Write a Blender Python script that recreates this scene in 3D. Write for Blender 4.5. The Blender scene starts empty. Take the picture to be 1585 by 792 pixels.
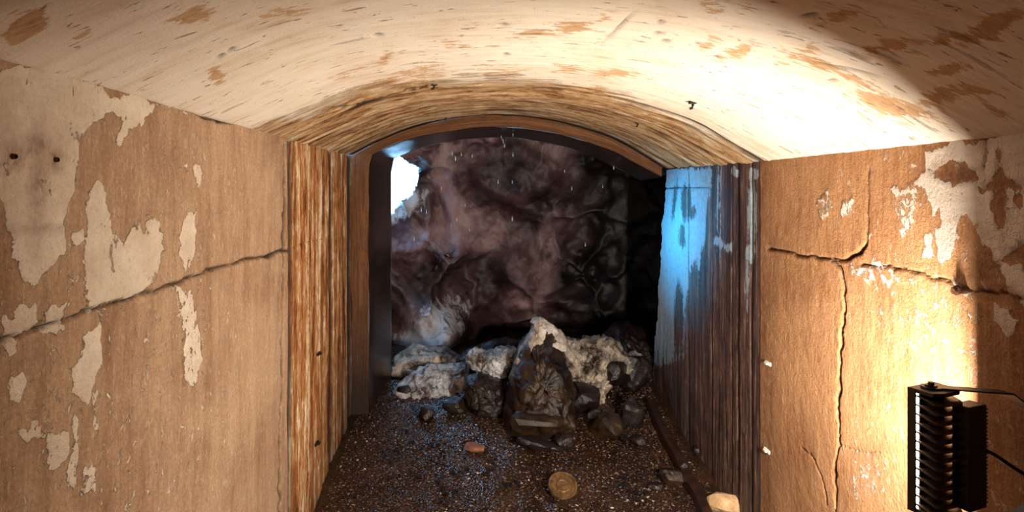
import bpy, bmesh, math, random
import numpy as np
from mathutils import Vector, Matrix, Euler

# ------------------------------------------------------------------ camera, sky, sun, exposure
scene = bpy.context.scene
COL = scene.collection
F, VX, VY, CZ = 1000.0, 737.0, 296.0, 1.68      # focal length (px), vanishing point (px), eye height (m)
cam_d = bpy.data.cameras.new('camera'); cam = bpy.data.objects.new('camera', cam_d); COL.objects.link(cam)
cam.location = (0, 0, CZ); cam.rotation_euler = (math.pi/2, 0, 0)
cam_d.sensor_width = 36.0; cam_d.lens = 36.0*F/1585.0
cam_d.shift_x = (792.5-VX)/1585.0; cam_d.shift_y = -(396.0-VY)/1585.0
cam_d.clip_start = 0.02
scene.camera = cam

world = bpy.data.worlds.new('sky'); scene.world = world; world.use_nodes = True
bg = world.node_tree.nodes['Background']
bg.inputs['Color'].default_value = (0.30, 0.62, 1.0, 1); bg.inputs['Strength'].default_value = 11.0
SUN_DIR = Vector((0.745, -0.65, -0.13))
sun_d = bpy.data.lights.new('daylight', 'SUN'); sun = bpy.data.objects.new('daylight', sun_d); COL.objects.link(sun)
sun_d.energy = 15.0; sun_d.color = (0.03, 0.50, 1.0); sun_d.angle = math.radians(12)
sun.rotation_euler = SUN_DIR.to_track_quat('-Z', 'Y').to_euler(); sun.location = (-4, 9, 3)
por_d = bpy.data.lights.new('sky_portal', 'AREA'); por = bpy.data.objects.new('sky_portal', por_d); COL.objects.link(por)
por_d.shape = 'RECTANGLE'; por_d.size = 1.2; por_d.size_y = 1.1; por_d.cycles.is_portal = True
por.location = (-1.05, 6.75, 1.75); por.rotation_euler = Vector((0.66, -0.75, 0)).to_track_quat('-Z', 'Z').to_euler()

vs = scene.view_settings
vs.view_transform = 'Standard'; vs.look = 'None'; vs.gamma = 1.0; vs.use_curve_mapping = False
vs.exposure = 0.0
LAMP_W = 72.0

# ------------------------------------------------------------------ helpers
def lin(r, g, b):
    f = lambda c: (c/255/12.92) if c/255 <= .04045 else ((c/255+.055)/1.055)**2.4
    return (f(r), f(g), f(b), 1)
def P(px, py, Y): return Vector(((px-VX)/F*Y, Y, CZ-(py-VY)/F*Y))
def proj(co):
    Y = np.maximum(co[:, 1], 1e-3)
    px = VX+F*co[:, 0]/Y; py = VY+F*(CZ-co[:, 2])/Y
    bad = co[:, 1] < .4
    px[bad] = -9999; py[bad] = -9999
    return px, py

def vnoise(p, seed=0):
    """value noise on (n,3) points, -1..1"""
    i = np.floor(p).astype(np.int64); f = p-i; f = f*f*(3-2*f)
    def h(a, b, c):
        n = (a*374761393+b*668265263+c*1274126177+seed*974634777) & 0xffffffff
        n = ((n ^ (n >> 13))*1274126177) & 0xffffffff
        n = n ^ (n >> 16)
        return (n & 0xffff)/32767.5-1
    r = 0
    for a in (0, 1):
        for b in (0, 1):
            for c in (0, 1):
                w = (f[:, 0] if a else 1-f[:, 0])*(f[:, 1] if b else 1-f[:, 1])*(f[:, 2] if c else 1-f[:, 2])
                r = r+w*h(i[:, 0]+a, i[:, 1]+b, i[:, 2]+c)
    return r
def fbm(p, sc, oct=4, seed=0, gain=.5):
    r = 0; a = 1; t = 0
    for o in range(oct):
        r = r+a*vnoise(p*sc+o*17.3, seed+o); t += a; a *= gain; sc *= 2.03
    return r/t

def sdist(px, py, poly):
    """signed distance (px), positive inside"""
    poly = np.array(poly, float); n = len(poly)
    d = np.full(px.shape, 1e9); ins = np.zeros(px.shape, bool)
    for k in range(n):
        a = poly[k]; b = poly[(k+1) % n]; e = b-a; L = max(e.dot(e), 1e-9)
        t = np.clip(((px-a[0])*e[0]+(py-a[1])*e[1])/L, 0, 1)
        d = np.minimum(d, np.hypot(px-a[0]-t*e[0], py-a[1]-t*e[1]))
        if abs(e[1]) > 1e-9:
            c = ((a[1] > py) != (b[1] > py)) & (px < (b[0]-a[0])*(py-a[1])/(b[1]-a[1])+a[0])
            ins ^= c
    return np.where(ins, d, -d)
def ldist(px, py, line):
    line = np.array(line, float); d = np.full(px.shape, 1e9)
    for a, b in zip(line[:-1], line[1:]):
        e = b-a; L = max(e.dot(e), 1e-9)
        t = np.clip(((px-a[0])*e[0]+(py-a[1])*e[1])/L, 0, 1)
        d = np.minimum(d, np.hypot(px-a[0]-t*e[0], py-a[1]-t*e[1]))
    return d
def ell(px, py, cx, cy, rx, ry, ang=0):
    a = math.radians(ang); dx, dy = px-cx, py-cy
    u = (dx*math.cos(a)+dy*math.sin(a))/rx; v = (-dx*math.sin(a)+dy*math.cos(a))/ry
    return (1-np.hypot(u, v))*min(rx, ry)
def soft(d, w): return np.clip(.5+d/(2*w), 0, 1)
def warp_px(px, py, co, seed, a1=7, a2=5, a3=2.5):
    k = 1/np.maximum(co[:, 1], .5)
    q = np.stack([co[:, 0], co[:, 1], co[:, 2]*.6], 1)
    out = []
    for i in (0, 1):
        out.append((a1*fbm(q, 9, 2, seed+i)+a2*fbm(q, 28, 2, seed+4+i)+a3*fbm(q, 70, 2, seed+8+i))*k*2.4)
    return px+out[0], py+1.8*out[1]
def crackmask(px, py, line, w, jit, seed=5):
    p3 = np.stack([px, py, px*0], 1)
    jx = fbm(p3, 1/14., 3, seed)*jit; jy = fbm(p3, 1/14., 3, seed+9)*jit
    wv = w*(1+.7*fbm(p3, 1/22., 2, seed+3))
    return np.clip(1.25-ldist(px+jx, py+jy, line)/np.maximum(wv, .3)*.8, 0, 1)

def tag(o, label=None, cat=None, group=None, kind=None):
    if label: o['label'] = label
    if cat: o['category'] = cat
    if group: o['group'] = group
    if kind: o['kind'] = kind
    return o
def mesh_np(name, co, quads, mat, parent=None, attrs=None, smooth=True, tris=None):
    me = bpy.data.meshes.new(name)
    nv = len(co); me.vertices.add(nv); me.vertices.foreach_set('co', np.asarray(co, np.float32).ravel())
    faces = []
    quads = np.asarray(quads, np.int32).reshape(-1, 4) if quads is not None else np.zeros((0, 4), np.int32)
    tr = np.asarray(tris, np.int32).reshape(-1, 3) if tris is not None else np.zeros((0, 3), np.int32)
    loops = np.concatenate([quads.ravel(), tr.ravel()]).astype(np.int32)
    tot = np.concatenate([np.full(len(quads), 4), np.full(len(tr), 3)]).astype(np.int32)
    st = np.concatenate([[0], np.cumsum(tot)[:-1]]).astype(np.int32)
    me.loops.add(len(loops)); me.loops.foreach_set('vertex_index', loops)
    me.polygons.add(len(tot)); me.polygons.foreach_set('loop_start', st); me.polygons.foreach_set('loop_total', tot)
    me.polygons.foreach_set('use_smooth', np.full(len(tot), smooth))
    for k, v in (attrs or {}).items():
        v = np.asarray(v, np.float32)
        if v.ndim == 1:
            a = me.attributes.new(k, 'FLOAT', 'POINT'); a.data.foreach_set('value', v)
        else:
            a = me.attributes.new(k, 'FLOAT_VECTOR', 'POINT'); a.data.foreach_set('vector', v.ravel())
    me.update(calc_edges=True); me.validate()
    if mat: me.materials.append(mat)
    o = bpy.data.objects.new(name, me); COL.objects.link(o)
    if parent: o.parent = parent
    return o
def grid_quads(nu, nv, flip=False):
    i, j = np.meshgrid(np.arange(nu-1), np.arange(nv-1), indexing='ij')
    a = (i*nv+j).ravel()
    q = np.stack([a, a+nv, a+nv+1, a+1], 1)
    return q[:, ::-1] if flip else q
def bm_obj(name, bm, mat, parent=None, smooth=False):
    bmesh.ops.recalc_face_normals(bm, faces=bm.faces)
    me = bpy.data.meshes.new(name); bm.to_mesh(me); bm.free()
    if smooth:
        for p in me.polygons: p.use_smooth = True
    if mat: me.materials.append(mat)
    o = bpy.data.objects.new(name, me); COL.objects.link(o)
    if parent: o.parent = parent
    return o
def empty(name, loc):
    o = bpy.data.objects.new(name, None); o.location = loc; o.empty_display_size = .05; COL.objects.link(o); return o
def add_box(bm, c, s, rot=None, bev=0):
    m = Matrix.Translation(c) @ (rot.to_4x4() if rot else Matrix()) @ Matrix.Diagonal((*s, 1))
    r = bmesh.ops.create_cube(bm, size=1, matrix=m)
    if bev:
        es = list({e for v in r['verts'] for e in v.link_edges})
        bmesh.ops.bevel(bm, geom=es, offset=bev, segments=2, affect='EDGES', profile=.6)
def add_cyl(bm, a, b, r, r2=None, seg=16):
    a, b = Vector(a), Vector(b); d = b-a
    m = Matrix.Translation((a+b)/2) @ d.to_track_quat('Z', 'Y').to_matrix().to_4x4()
    bmesh.ops.create_cone(bm, cap_ends=True, segments=seg, radius1=r, radius2=r if r2 is None else r2, depth=d.length, matrix=m)
def add_prism(bm, pts, vec):
    """closed polygon of 3-D points extruded by vec"""
    v = Vector(vec); a = [bm.verts.new(p) for p in pts]; b = [bm.verts.new(Vector(p)+v) for p in pts]
    n = len(pts); bm.faces.new(a); bm.faces.new(b[::-1])
    for k in range(n): bm.faces.new((a[k], b[k], b[(k+1) % n], a[(k+1) % n]))
def tube(bm, pts, r, seg=10):
    pts = [Vector(p) for p in pts]; rings = []
    for k, p in enumerate(pts):
        t = (pts[min(k+1, len(pts)-1)]-pts[max(k-1, 0)]).normalized()
        up = Vector((0, 0, 1)) if abs(t.z) < .9 else Vector((1, 0, 0))
        x = t.cross(up).normalized(); y = t.cross(x)
        rings.append([bm.verts.new(p+r*(math.cos(q)*x+math.sin(q)*y)) for q in [2*math.pi*s/seg for s in range(seg)]])
    for A, B in zip(rings[:-1], rings[1:]):
        for s in range(seg): bm.faces.new((A[s], A[(s+1) % seg], B[(s+1) % seg], B[s]))
    bm.faces.new(rings[0][::-1]); bm.faces.new(rings[-1])

# ------------------------------------------------------------------ materials
class NT:
    def __init__(s, name):
        s.m = bpy.data.materials.new(name); s.m.use_nodes = True; s.t = s.m.node_tree
        s.b = s.t.nodes['Principled BSDF']
    def n(s, typ, **kw):
        nd = s.t.nodes.new(typ)
        for k, v in kw.items():
            if k.startswith('_'): setattr(nd, k[1:], v)
            else:
                key = int(k[1:]) if k[0] == 'i' and k[1:].isdigit() else k.replace('__', ' ')
                s.set(nd.inputs[key], v)
        return nd
    def set(s, sock, v):
        if isinstance(v, bpy.types.NodeSocket): s.t.links.new(v, sock)
        else: sock.default_value = v
    def attr(s, name, out='Fac'): return s.n('ShaderNodeAttribute', _attribute_name=name).outputs[out]
    def math(s, op, a, b=0.0, c=None, clamp=False):
        nd = s.n('ShaderNodeMath', _operation=op, _use_clamp=clamp, i0=a, i1=b)
        if c is not None: s.set(nd.inputs[2], c)
        return nd.outputs[0]
    def noise(s, vec, scale, detail=6, rough=.6, dist=0.0):
        return s.n('ShaderNodeTexNoise', Vector=vec, Scale=scale, Detail=detail, Roughness=rough, Distortion=dist).outputs['Fac']
    def scale(s, vec, sc, loc=(0, 0, 0)):
        return s.n('ShaderNodeMapping', Vector=vec, Scale=sc, Location=loc).outputs[0]
    def ramp(s, fac, stops, interp='LINEAR'):
        nd = s.n('ShaderNodeValToRGB', Fac=fac); cr = nd.color_ramp; cr.interpolation = interp
        while len(cr.elements) < len(stops): cr.elements.new(.5)
        for e, (p, c) in zip(cr.elements, stops):
            e.position = p; e.color = c if len(c) == 4 else (*c, 1)
        return nd.outputs['Color']
    def step(s, x, lo, hi):
        return s.n('ShaderNodeMapRange', Value=x, From__Min=lo, From__Max=hi, _clamp=True).outputs[0]
    def mix(s, f, a, b, mode='MIX'):
        nd = s.n('ShaderNodeMix', _data_type='RGBA', _blend_type=mode)
        s.set(nd.inputs[0], f); s.set(nd.inputs[6], a); s.set(nd.inputs[7], b); return nd.outputs[2]
    def bump(s, h, strength=.5, dist=.01):
        s.set(s.b.inputs['Normal'], s.n('ShaderNodeBump', Height=h, Strength=strength, Distance=dist).outputs[0])
    def out(s, col=None, rough=None, **kw):
        if col is not None: s.set(s.b.inputs['Base Color'], col)
        if rough is not None: s.set(s.b.inputs['Roughness'], rough)
        for k, v in kw.items(): s.set(s.b.inputs[k.replace('__', ' ')], v)
        return s.m
    def obj(s): return s.n('ShaderNodeTexCoord').outputs['Object']

def mat_wall(name, tanA, tanB, paint, paint2, stretch, stainc):
    s = NT(name); uv = s.attr('uvw', 'Vector')
    n1 = s.noise(uv, 2.6, 8, .62, .4)
    st = s.noise(s.scale(uv, stretch), 1.0, 7, .65)
    grain = s.noise(uv, 95, 4, .7)
    fine = s.noise(uv, 30, 8, .7, .3)
    f = s.math('ADD', s.math('MULTIPLY', n1, .5), s.math('MULTIPLY', st, .5))
    base = s.ramp(f, [(.33, tanB), (.52, tanA), (.68, tuple(min(1, c*1.28) for c in tanA[:3]))])
    base = s.mix(s.step(grain, .35, .75), base, s.mix(.42, base, (.12, .05, .02, 1)))
    pm = s.attr('paint')
    edge = s.math('ADD', pm, s.math('MULTIPLY', s.math('SUBTRACT', fine, .5), 1.5))
    mask = s.step(edge, .50, .56)
    # small paint remnants and small chips
    fl = s.noise(s.scale(uv, (34, 22, 1)), 1.0, 5, .7, .6)
    rem = s.math('MULTIPLY', s.step(fl, .60, .63), s.attr('remnant'))
    chip = s.step(s.noise(s.scale(uv, (16, 12, 1), (3, 7, 0)), 1.0, 7, .72, .5), .615, .65)
    mask = s.math('SUBTRACT', s.math('MAXIMUM', mask, rem), s.math('MULTIPLY', chip, .75), clamp=True)
    pc = s.mix(s.step(s.noise(uv, 5.5, 8, .65), .38, .68), paint, paint2)
    pc = s.mix(s.math('MULTIPLY', s.step(s.noise(uv, 60, 5, .75), .5, .75), .3), pc, tanB)
    vg = s.noise(s.scale(uv, (85, 9, 1)), 1.0, 5, .7)
    base = s.mix(s.math('MULTIPLY', s.step(vg, .42, .68), .38), base, tanB)
    base = s.mix(s.math('MULTIPLY', s.step(s.noise(s.scale(uv, (70, 26, 1), (4, 1, 0)), 1.0, 5, .75), .54, .68), .55), base, tuple(min(1, c*1.45) for c in tanA[:3])+(1,))
    col = s.mix(mask, base, pc)
    col = s.mix(s.math('MULTIPLY', s.attr('stain_dark'), s.step(fine, .25, .6)), col, stainc)
    col = s.mix(s.attr('crack'), col, (.02, .010, .006, 1))
    h = s.math('ADD', s.math('MULTIPLY', mask, .35), s.math('ADD', s.math('MULTIPLY', grain, .40), s.math('ADD', s.math('MULTIPLY', fine, .5), s.math('MULTIPLY', st, .35))))
    s.bump(h, 1.0, .018)
    return s.out(col, .88, Specular__IOR__Level=.25)

TAN_A, TAN_B = lin(200, 164, 130), lin(152, 110, 80)
PAINT, PAINT2 = lin(240, 222, 198), lin(214, 190, 164)
M_LEFT = mat_wall('peeling_plaster_left', TAN_A, TAN_B, PAINT, PAINT2, (14, 2.2, 1), lin(120, 70, 50))
M_RIGHT = mat_wall('peeling_plaster_right', lin(192, 142, 98), lin(146, 92, 54), lin(236, 220, 204), lin(205, 184, 166), (22, 2.5, 1), lin(92, 52, 32))

def mat_vault():
    s = NT('limewashed_vault'); uv = s.attr('uvw', 'Vector')
    arc = s.scale(uv, (2.4, 20, 1))
    st = s.noise(arc, 1.0, 8, .66, .5)
    n1 = s.noise(uv, 3.0, 8, .62)
    fine = s.noise(s.scale(uv, (16, 40, 1)), 1.0, 8, .7, .3)
    grain = s.noise(uv, 110, 4, .7)
    pc = s.ramp(s.math('ADD', s.math('MULTIPLY', st, .5), s.math('MULTIPLY', n1, .5)), [(.34, lin(214, 186, 156)), (.47, lin(238, 220, 196)), (.62, lin(247, 234, 216))])
    tan = s.ramp(fine, [(.3, lin(170, 122, 82)), (.6, lin(214, 174, 130))])
    m = s.step(s.math('ADD', s.attr('paint'), s.math('MULTIPLY', s.math('SUBTRACT', fine, .5), 2.6)), .48, .66)
    fleck = s.step(s.noise(s.scale(uv, (13, 46, 1), (2, 5, 0)), 1.0, 4, .62, .6), .635, .66)
    col = s.mix(m, pc, tan)
    col = s.mix(s.math('MULTIPLY', fleck, .75), col, lin(150, 112, 82))
    # damp stained band nearest the portal, streaked round the arch
    sb = s.math('ADD', s.math('MULTIPLY', s.noise(s.scale(uv, (1.9, 10, 1)), 1.0, 10, .72, 1.6), .64), s.math('MULTIPLY', s.noise(s.scale(uv, (9, 16, 1)), 1.0, 9, .76, .8), .36))
    band = s.ramp(sb, [(.36, lin(48, 26, 12)), (.43, lin(136, 88, 48)), (.49, lin(196, 150, 100)), (.55, lin(222, 186, 140)), (.61, lin(248, 232, 204))])
    w = s.attr('stain_dark')
    wm = s.step(s.math('ADD', w, s.math('ADD', s.math('MULTIPLY', s.math('SUBTRACT', st, .5), 1.6), s.math('MULTIPLY', s.math('SUBTRACT', n1, .5), 1.6))), .30, .62)
    col = s.mix(wm, col, band)
    col = s.mix(s.attr('crack'), col, (.022, .011, .006, 1))
    h = s.math('ADD', s.math('MULTIPLY', st, .7), s.math('ADD', s.math('MULTIPLY', grain, .3), s.math('MULTIPLY', s.math('MULTIPLY', sb, wm), 3.5)))
    h = s.math('SUBTRACT', h, s.math('MULTIPLY', fleck, .35))
    s.bump(h, .8, .012)
    return s.out(col, .85, Specular__IOR__Level=.25)
M_VAULT = mat_vault()

def mat_jamb(name, stops, fy, wet, pale):
    s = NT(name); uv = s.attr('uvw', 'Vector')
    st = s.noise(s.scale(uv, (fy, .8, 1)), 1.0, 9, .66, 1.6)
    br = s.noise(s.scale(uv, (fy*2.4, 11, 1)), 1.0, 9, .74, .8)
    f = s.math('ADD', s.math('MULTIPLY', st, .54), s.math('ADD', s.math('MULTIPLY', br, .26), s.math('MULTIPLY', s.noise(uv, 7, 9, .74, .8), .20)))
    col = s.ramp(f, stops)
    fine = s.noise(uv, 34, 8, .7, .4)
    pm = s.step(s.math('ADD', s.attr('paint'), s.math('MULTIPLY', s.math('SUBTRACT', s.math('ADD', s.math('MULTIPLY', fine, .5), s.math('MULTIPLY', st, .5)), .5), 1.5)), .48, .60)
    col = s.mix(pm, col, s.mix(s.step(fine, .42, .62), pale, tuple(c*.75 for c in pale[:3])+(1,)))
    col = s.mix(s.attr('stain_dark'), col, (.020, .010, .007, 1))
    col = s.mix(s.attr('crack'), col, (.018, .009, .006, 1))
    h = s.math('ADD', s.math('MULTIPLY', f, 1.2), s.math('MULTIPLY', fine, .5))
    s.bump(h, .9, .012)
    return s.out(col, s.ramp(br, [(.35, (wet,)*3), (.65, (.85,)*3)]), Specular__IOR__Level=.4)
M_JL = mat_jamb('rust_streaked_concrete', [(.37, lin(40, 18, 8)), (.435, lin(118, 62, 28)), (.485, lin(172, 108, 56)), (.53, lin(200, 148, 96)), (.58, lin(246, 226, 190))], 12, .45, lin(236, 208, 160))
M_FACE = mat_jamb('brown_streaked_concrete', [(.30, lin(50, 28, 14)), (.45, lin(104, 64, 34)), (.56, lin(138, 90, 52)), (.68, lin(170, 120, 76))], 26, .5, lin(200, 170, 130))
M_JR = mat_jamb('dark_streaked_concrete', [(.38, lin(20, 11, 9)), (.45, lin(62, 41, 35)), (.51, lin(98, 70, 58)), (.57, lin(140, 108, 92)), (.63, lin(204, 184, 172))], 26, .35, lin(176, 192, 202))  # darker streaks than the left reveal

def mat_simple(name, colA, colB, scale=20, rough=.6, metal=0, bump=.3, dist=.004, spec=.5, detail=6):
    s = NT(name); o = s.obj(); n = s.noise(o, scale, detail, .65)
    s.bump(s.noise(o, scale*2.2, detail, .7), bump, dist)
    return s.out(s.ramp(n, [(.35, colA), (.65, colB)]), rough, Metallic=metal, Specular__IOR__Level=spec)
M_DARK = mat_simple('near_black_concrete', lin(26, 16, 13), lin(52, 36, 30), 9, .28, 0, .4, .006)  # one near-black tone for the whole frame return
M_BROWN = mat_simple('brown_damp_concrete', lin(96, 58, 30), lin(160, 104, 58), 14, .6, 0, .5, .006)
M_OUT = mat_simple('dark_light_seal', lin(40, 28, 24), lin(70, 52, 44), 8, .8)
M_BLACK = mat_simple('black_powder_coat', lin(26, 20, 18), lin(36, 28, 25), 60, .38, 0, .08, .001)
M_FIN = mat_simple('black_anodised_fin', lin(62, 48, 40), lin(84, 66, 54), 40, .32, .5, .05, .001)
M_STEEL = mat_simple('worn_steel', lin(120, 112, 104), lin(160, 150, 140), 40, .35, .9, .1, .001)
M_RUST = mat_simple('rusted_iron', lin(52, 28, 16), lin(112, 66, 36), 60, .75, .1, .6, .003)
M_CLIP = mat_simple('pale_plastic', lin(225, 215, 200), lin(240, 232, 220), 30, .5)
M_BLACKIRON = mat_simple('blackened_iron', lin(22, 14, 10), lin(44, 28, 18), 30, .6, .3)
M_RUBBER = mat_simple('black_rubber', lin(18, 15, 14), lin(26, 22, 20), 30, .5)
M_LID = mat_simple('dull_brass_lid', lin(70, 48, 26), lin(128, 94, 56), 45, .5, .35, .5, .003)
M_WOOD = mat_simple('wet_dark_timber', lin(24, 13, 8), lin(58, 36, 22), 18, .35, 0, .5, .006)
ROCKM = [mat_simple('wet_black_rock', lin(12, 8, 7), lin(44, 31, 26), 9, .26, 0, .8, .012),
         mat_simple('wet_brown_rock', lin(16, 9, 6), lin(64, 44, 26), 9, .28, 0, .8, .012),
         mat_simple('reddish_stone', lin(110, 66, 48), lin(160, 106, 82), 14, .5, 0, .6, .008),
         mat_simple('pale_tan_stone', lin(180, 140, 98), lin(226, 192, 146), 12, .7, 0, .7, .010)]

def mat_snow(name, clean, dirty, lo, hi, rough=.35):
    s = NT(name); o = s.obj()
    n = s.noise(o, 7, 9, .66, .6); g = s.noise(o, 46, 6, .7)
    f = s.math('ADD', s.math('MULTIPLY', n, .75), s.math('MULTIPLY', g, .25))
    s.bump(s.math('ADD', n, s.math('MULTIPLY', g, .5)), .7, .014)
    return s.out(s.ramp(f, [(lo, dirty), ((lo+hi)/2, tuple((a+b)/2 for a, b in zip(clean, dirty))), (hi, clean)]), rough)
M_SNOW = mat_snow('granular_snow', lin(220, 220, 222), lin(66, 50, 42), .40, .60)
M_SNOWD = mat_snow('dirty_snow', lin(222, 200, 176), lin(44, 29, 20), .42, .62)
M_ICECAP = mat_snow('thin_clear_ice', lin(224, 212, 198), lin(130, 102, 82), .36, .60, .2)

def mat_cave():
    s = NT('dirty_scalloped_ice'); uv = s.obj()
    n = s.noise(uv, 1.2, 7, .55, .9); g = s.noise(uv, 9, 8, .7, .5)
    r = s.attr('ridge'); c = s.attr('clean')
    f = s.math('ADD', s.math('MULTIPLY', n, .78), s.math('MULTIPLY', g, .22))
    col = s.ramp(f, [(.38, lin(34, 21, 20)), (.50, lin(96, 68, 68)), (.60, lin(172, 138, 138))])
    col = s.mix(s.math('MULTIPLY', r, s.step(g, .35, .6)), col, lin(160, 136, 134))
    col = s.mix(s.step(s.math('ADD', c, s.math('MULTIPLY', s.math('SUBTRACT', s.noise(s.scale(uv, (5, 5, 2.5)), 2.0, 8, .7, 1.0), .5), 2.6)), .45, .95), col, lin(206, 204, 210))
    shade = s.step(s.math('ADD', s.attr('shade'), s.math('MULTIPLY', s.math('SUBTRACT', n, .5), 1.1)), .22, .62)
    col = s.mix(shade, col, lin(20, 12, 10))  # painted shade: dark colour over the right side and the under-cut
    s.bump(s.math('ADD', s.math('MULTIPLY', n, .5), g), .35, .03)
    return s.out(col, .46, Specular__IOR__Level=.4)
M_CAVE = mat_cave()

def mat_gravel():
    s = NT('wet_gravel_ground'); o = s.obj()
    v = s.n('ShaderNodeTexVoronoi', Vector=o, Scale=75.0)
    n = s.noise(o, 4, 7, .65)
    col = s.mix(s.step(n, .35, .65), lin(36, 22, 14), lin(74, 48, 30))
    col = s.mix(.55, col, s.mix(1.0, col, v.outputs['Color'], 'MULTIPLY'))
    s.bump(s.math('ADD', s.math('MULTIPLY', v.outputs['Distance'], -1.0), s.math('MULTIPLY', n, .4)), .45, .010)
    return s.out(col, s.ramp(n, [(.35, (.10,)*3), (.65, (.30,)*3)]), Specular__IOR__Level=.8)
M_FLOOR = mat_gravel()
def mat_pebble():
    s = NT('wet_pebbles'); t = s.attr('tone')
    col = s.ramp(t, [(0, lin(34, 22, 16)), (.5, lin(84, 60, 46)), (.86, lin(112, 88, 72)), (.965, lin(150, 130, 114)), (1, lin(220, 210, 200))])
    return s.out(col, .16, Specular__IOR__Level=.8)
M_PEB = mat_pebble()
M_LENS = NT('lit_led_lens'); M_LENS.set(M_LENS.b.inputs['Emission Color'], (1, .90, .76, 1)); M_LENS.set(M_LENS.b.inputs['Emission Strength'], 30.0); M_LENS = M_LENS.out((.9, .9, .85, 1), .2)
s = NT('water'); M_WATER = s.out((.95, .97, 1, 1), .08, IOR=1.33, Transmission__Weight=.35)

# ------------------------------------------------------------------ tunnel shell
XL, XR = -.876, 1.320
PRX = np.array([-.876, -.672, -.495, -.30, 0, .25, .528, .783, .99, 1.143, 1.32])
PRZ = np.array([.243, .335, .405, .45, .475, .475, .445, .385, .315, .235, .138])
PRF = np.array([.250, .355, .430, .480, .525, .530, .495, .430, .355, .270, .160])
def spline(x, X, Z):
    # smooth C1 interpolation (Catmull-Rom tangents)
    m = np.gradient(Z, X); k = np.clip(np.searchsorted(X, x)-1, 0, len(X)-2)
    h = X[k+1]-X[k]; t = (x-X[k])/h
    return (2*t**3-3*t**2+1)*Z[k]+(t**3-2*t**2+t)*h*m[k]+(-2*t**3+3*t**2)*Z[k+1]+(t**3-t**2)*h*m[k+1]
def vault_z(x, y):
    t = np.clip((np.asarray(y)-3.0)/1.6, 0, 1)
    return CZ+spline(x, PRX, PRZ)*(1-t)+spline(x, PRX, PRF)*t
def hit_vault(px, py):
    for y in np.arange(1.0, 4.6, .005):
        x = (px-VX)/F*y
        if XL < x < XR and CZ-(py-VY)/F*y >= float(vault_z(np.array([x]), y)[0]): return Vector((x, y, CZ-(py-VY)/F*y))
    return None
YB, YJ, YP = -2.6, 3.0, 4.60            # back of the tunnel, start of the damp reveal, portal

# --- left wall
def wall(name, X, sgn, Ys, Zs, mat, masks, label):
    Yg, Zg = np.meshgrid(Ys, Zs, indexing='ij'); Y = Yg.ravel(); Z = Zg.ravel()
    co = np.stack([np.full(Y.shape, X), Y, Z], 1)
    px, py = proj(co)
    a = masks(px, py, co)
    p3 = np.stack([Y, Z, Y*0+X], 1)
    relief = .0045*fbm(p3, 3.0, 4, 3)+.0016*fbm(p3, 28, 3, 8)
    relief = relief+.0022*(a['paint'] > .5)-.016*a['crack']*np.clip((2.995-Y)/.03, 0, 1)-a.pop('deep', 0)
    co[:, 0] += sgn*relief
    a['uvw'] = np.stack([Y, Z, 0*Y], 1)
    q = grid_quads(len(Ys), len(Zs), flip=(sgn < 0))
    o = mesh_np(name, co, q, mat, None, a); tag(o, label, 'wall', kind='structure'); return o
Zs = np.concatenate([np.linspace(-.45, .1, 12)[:-1], np.arange(.1, 1.935, .0062)])

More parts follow.
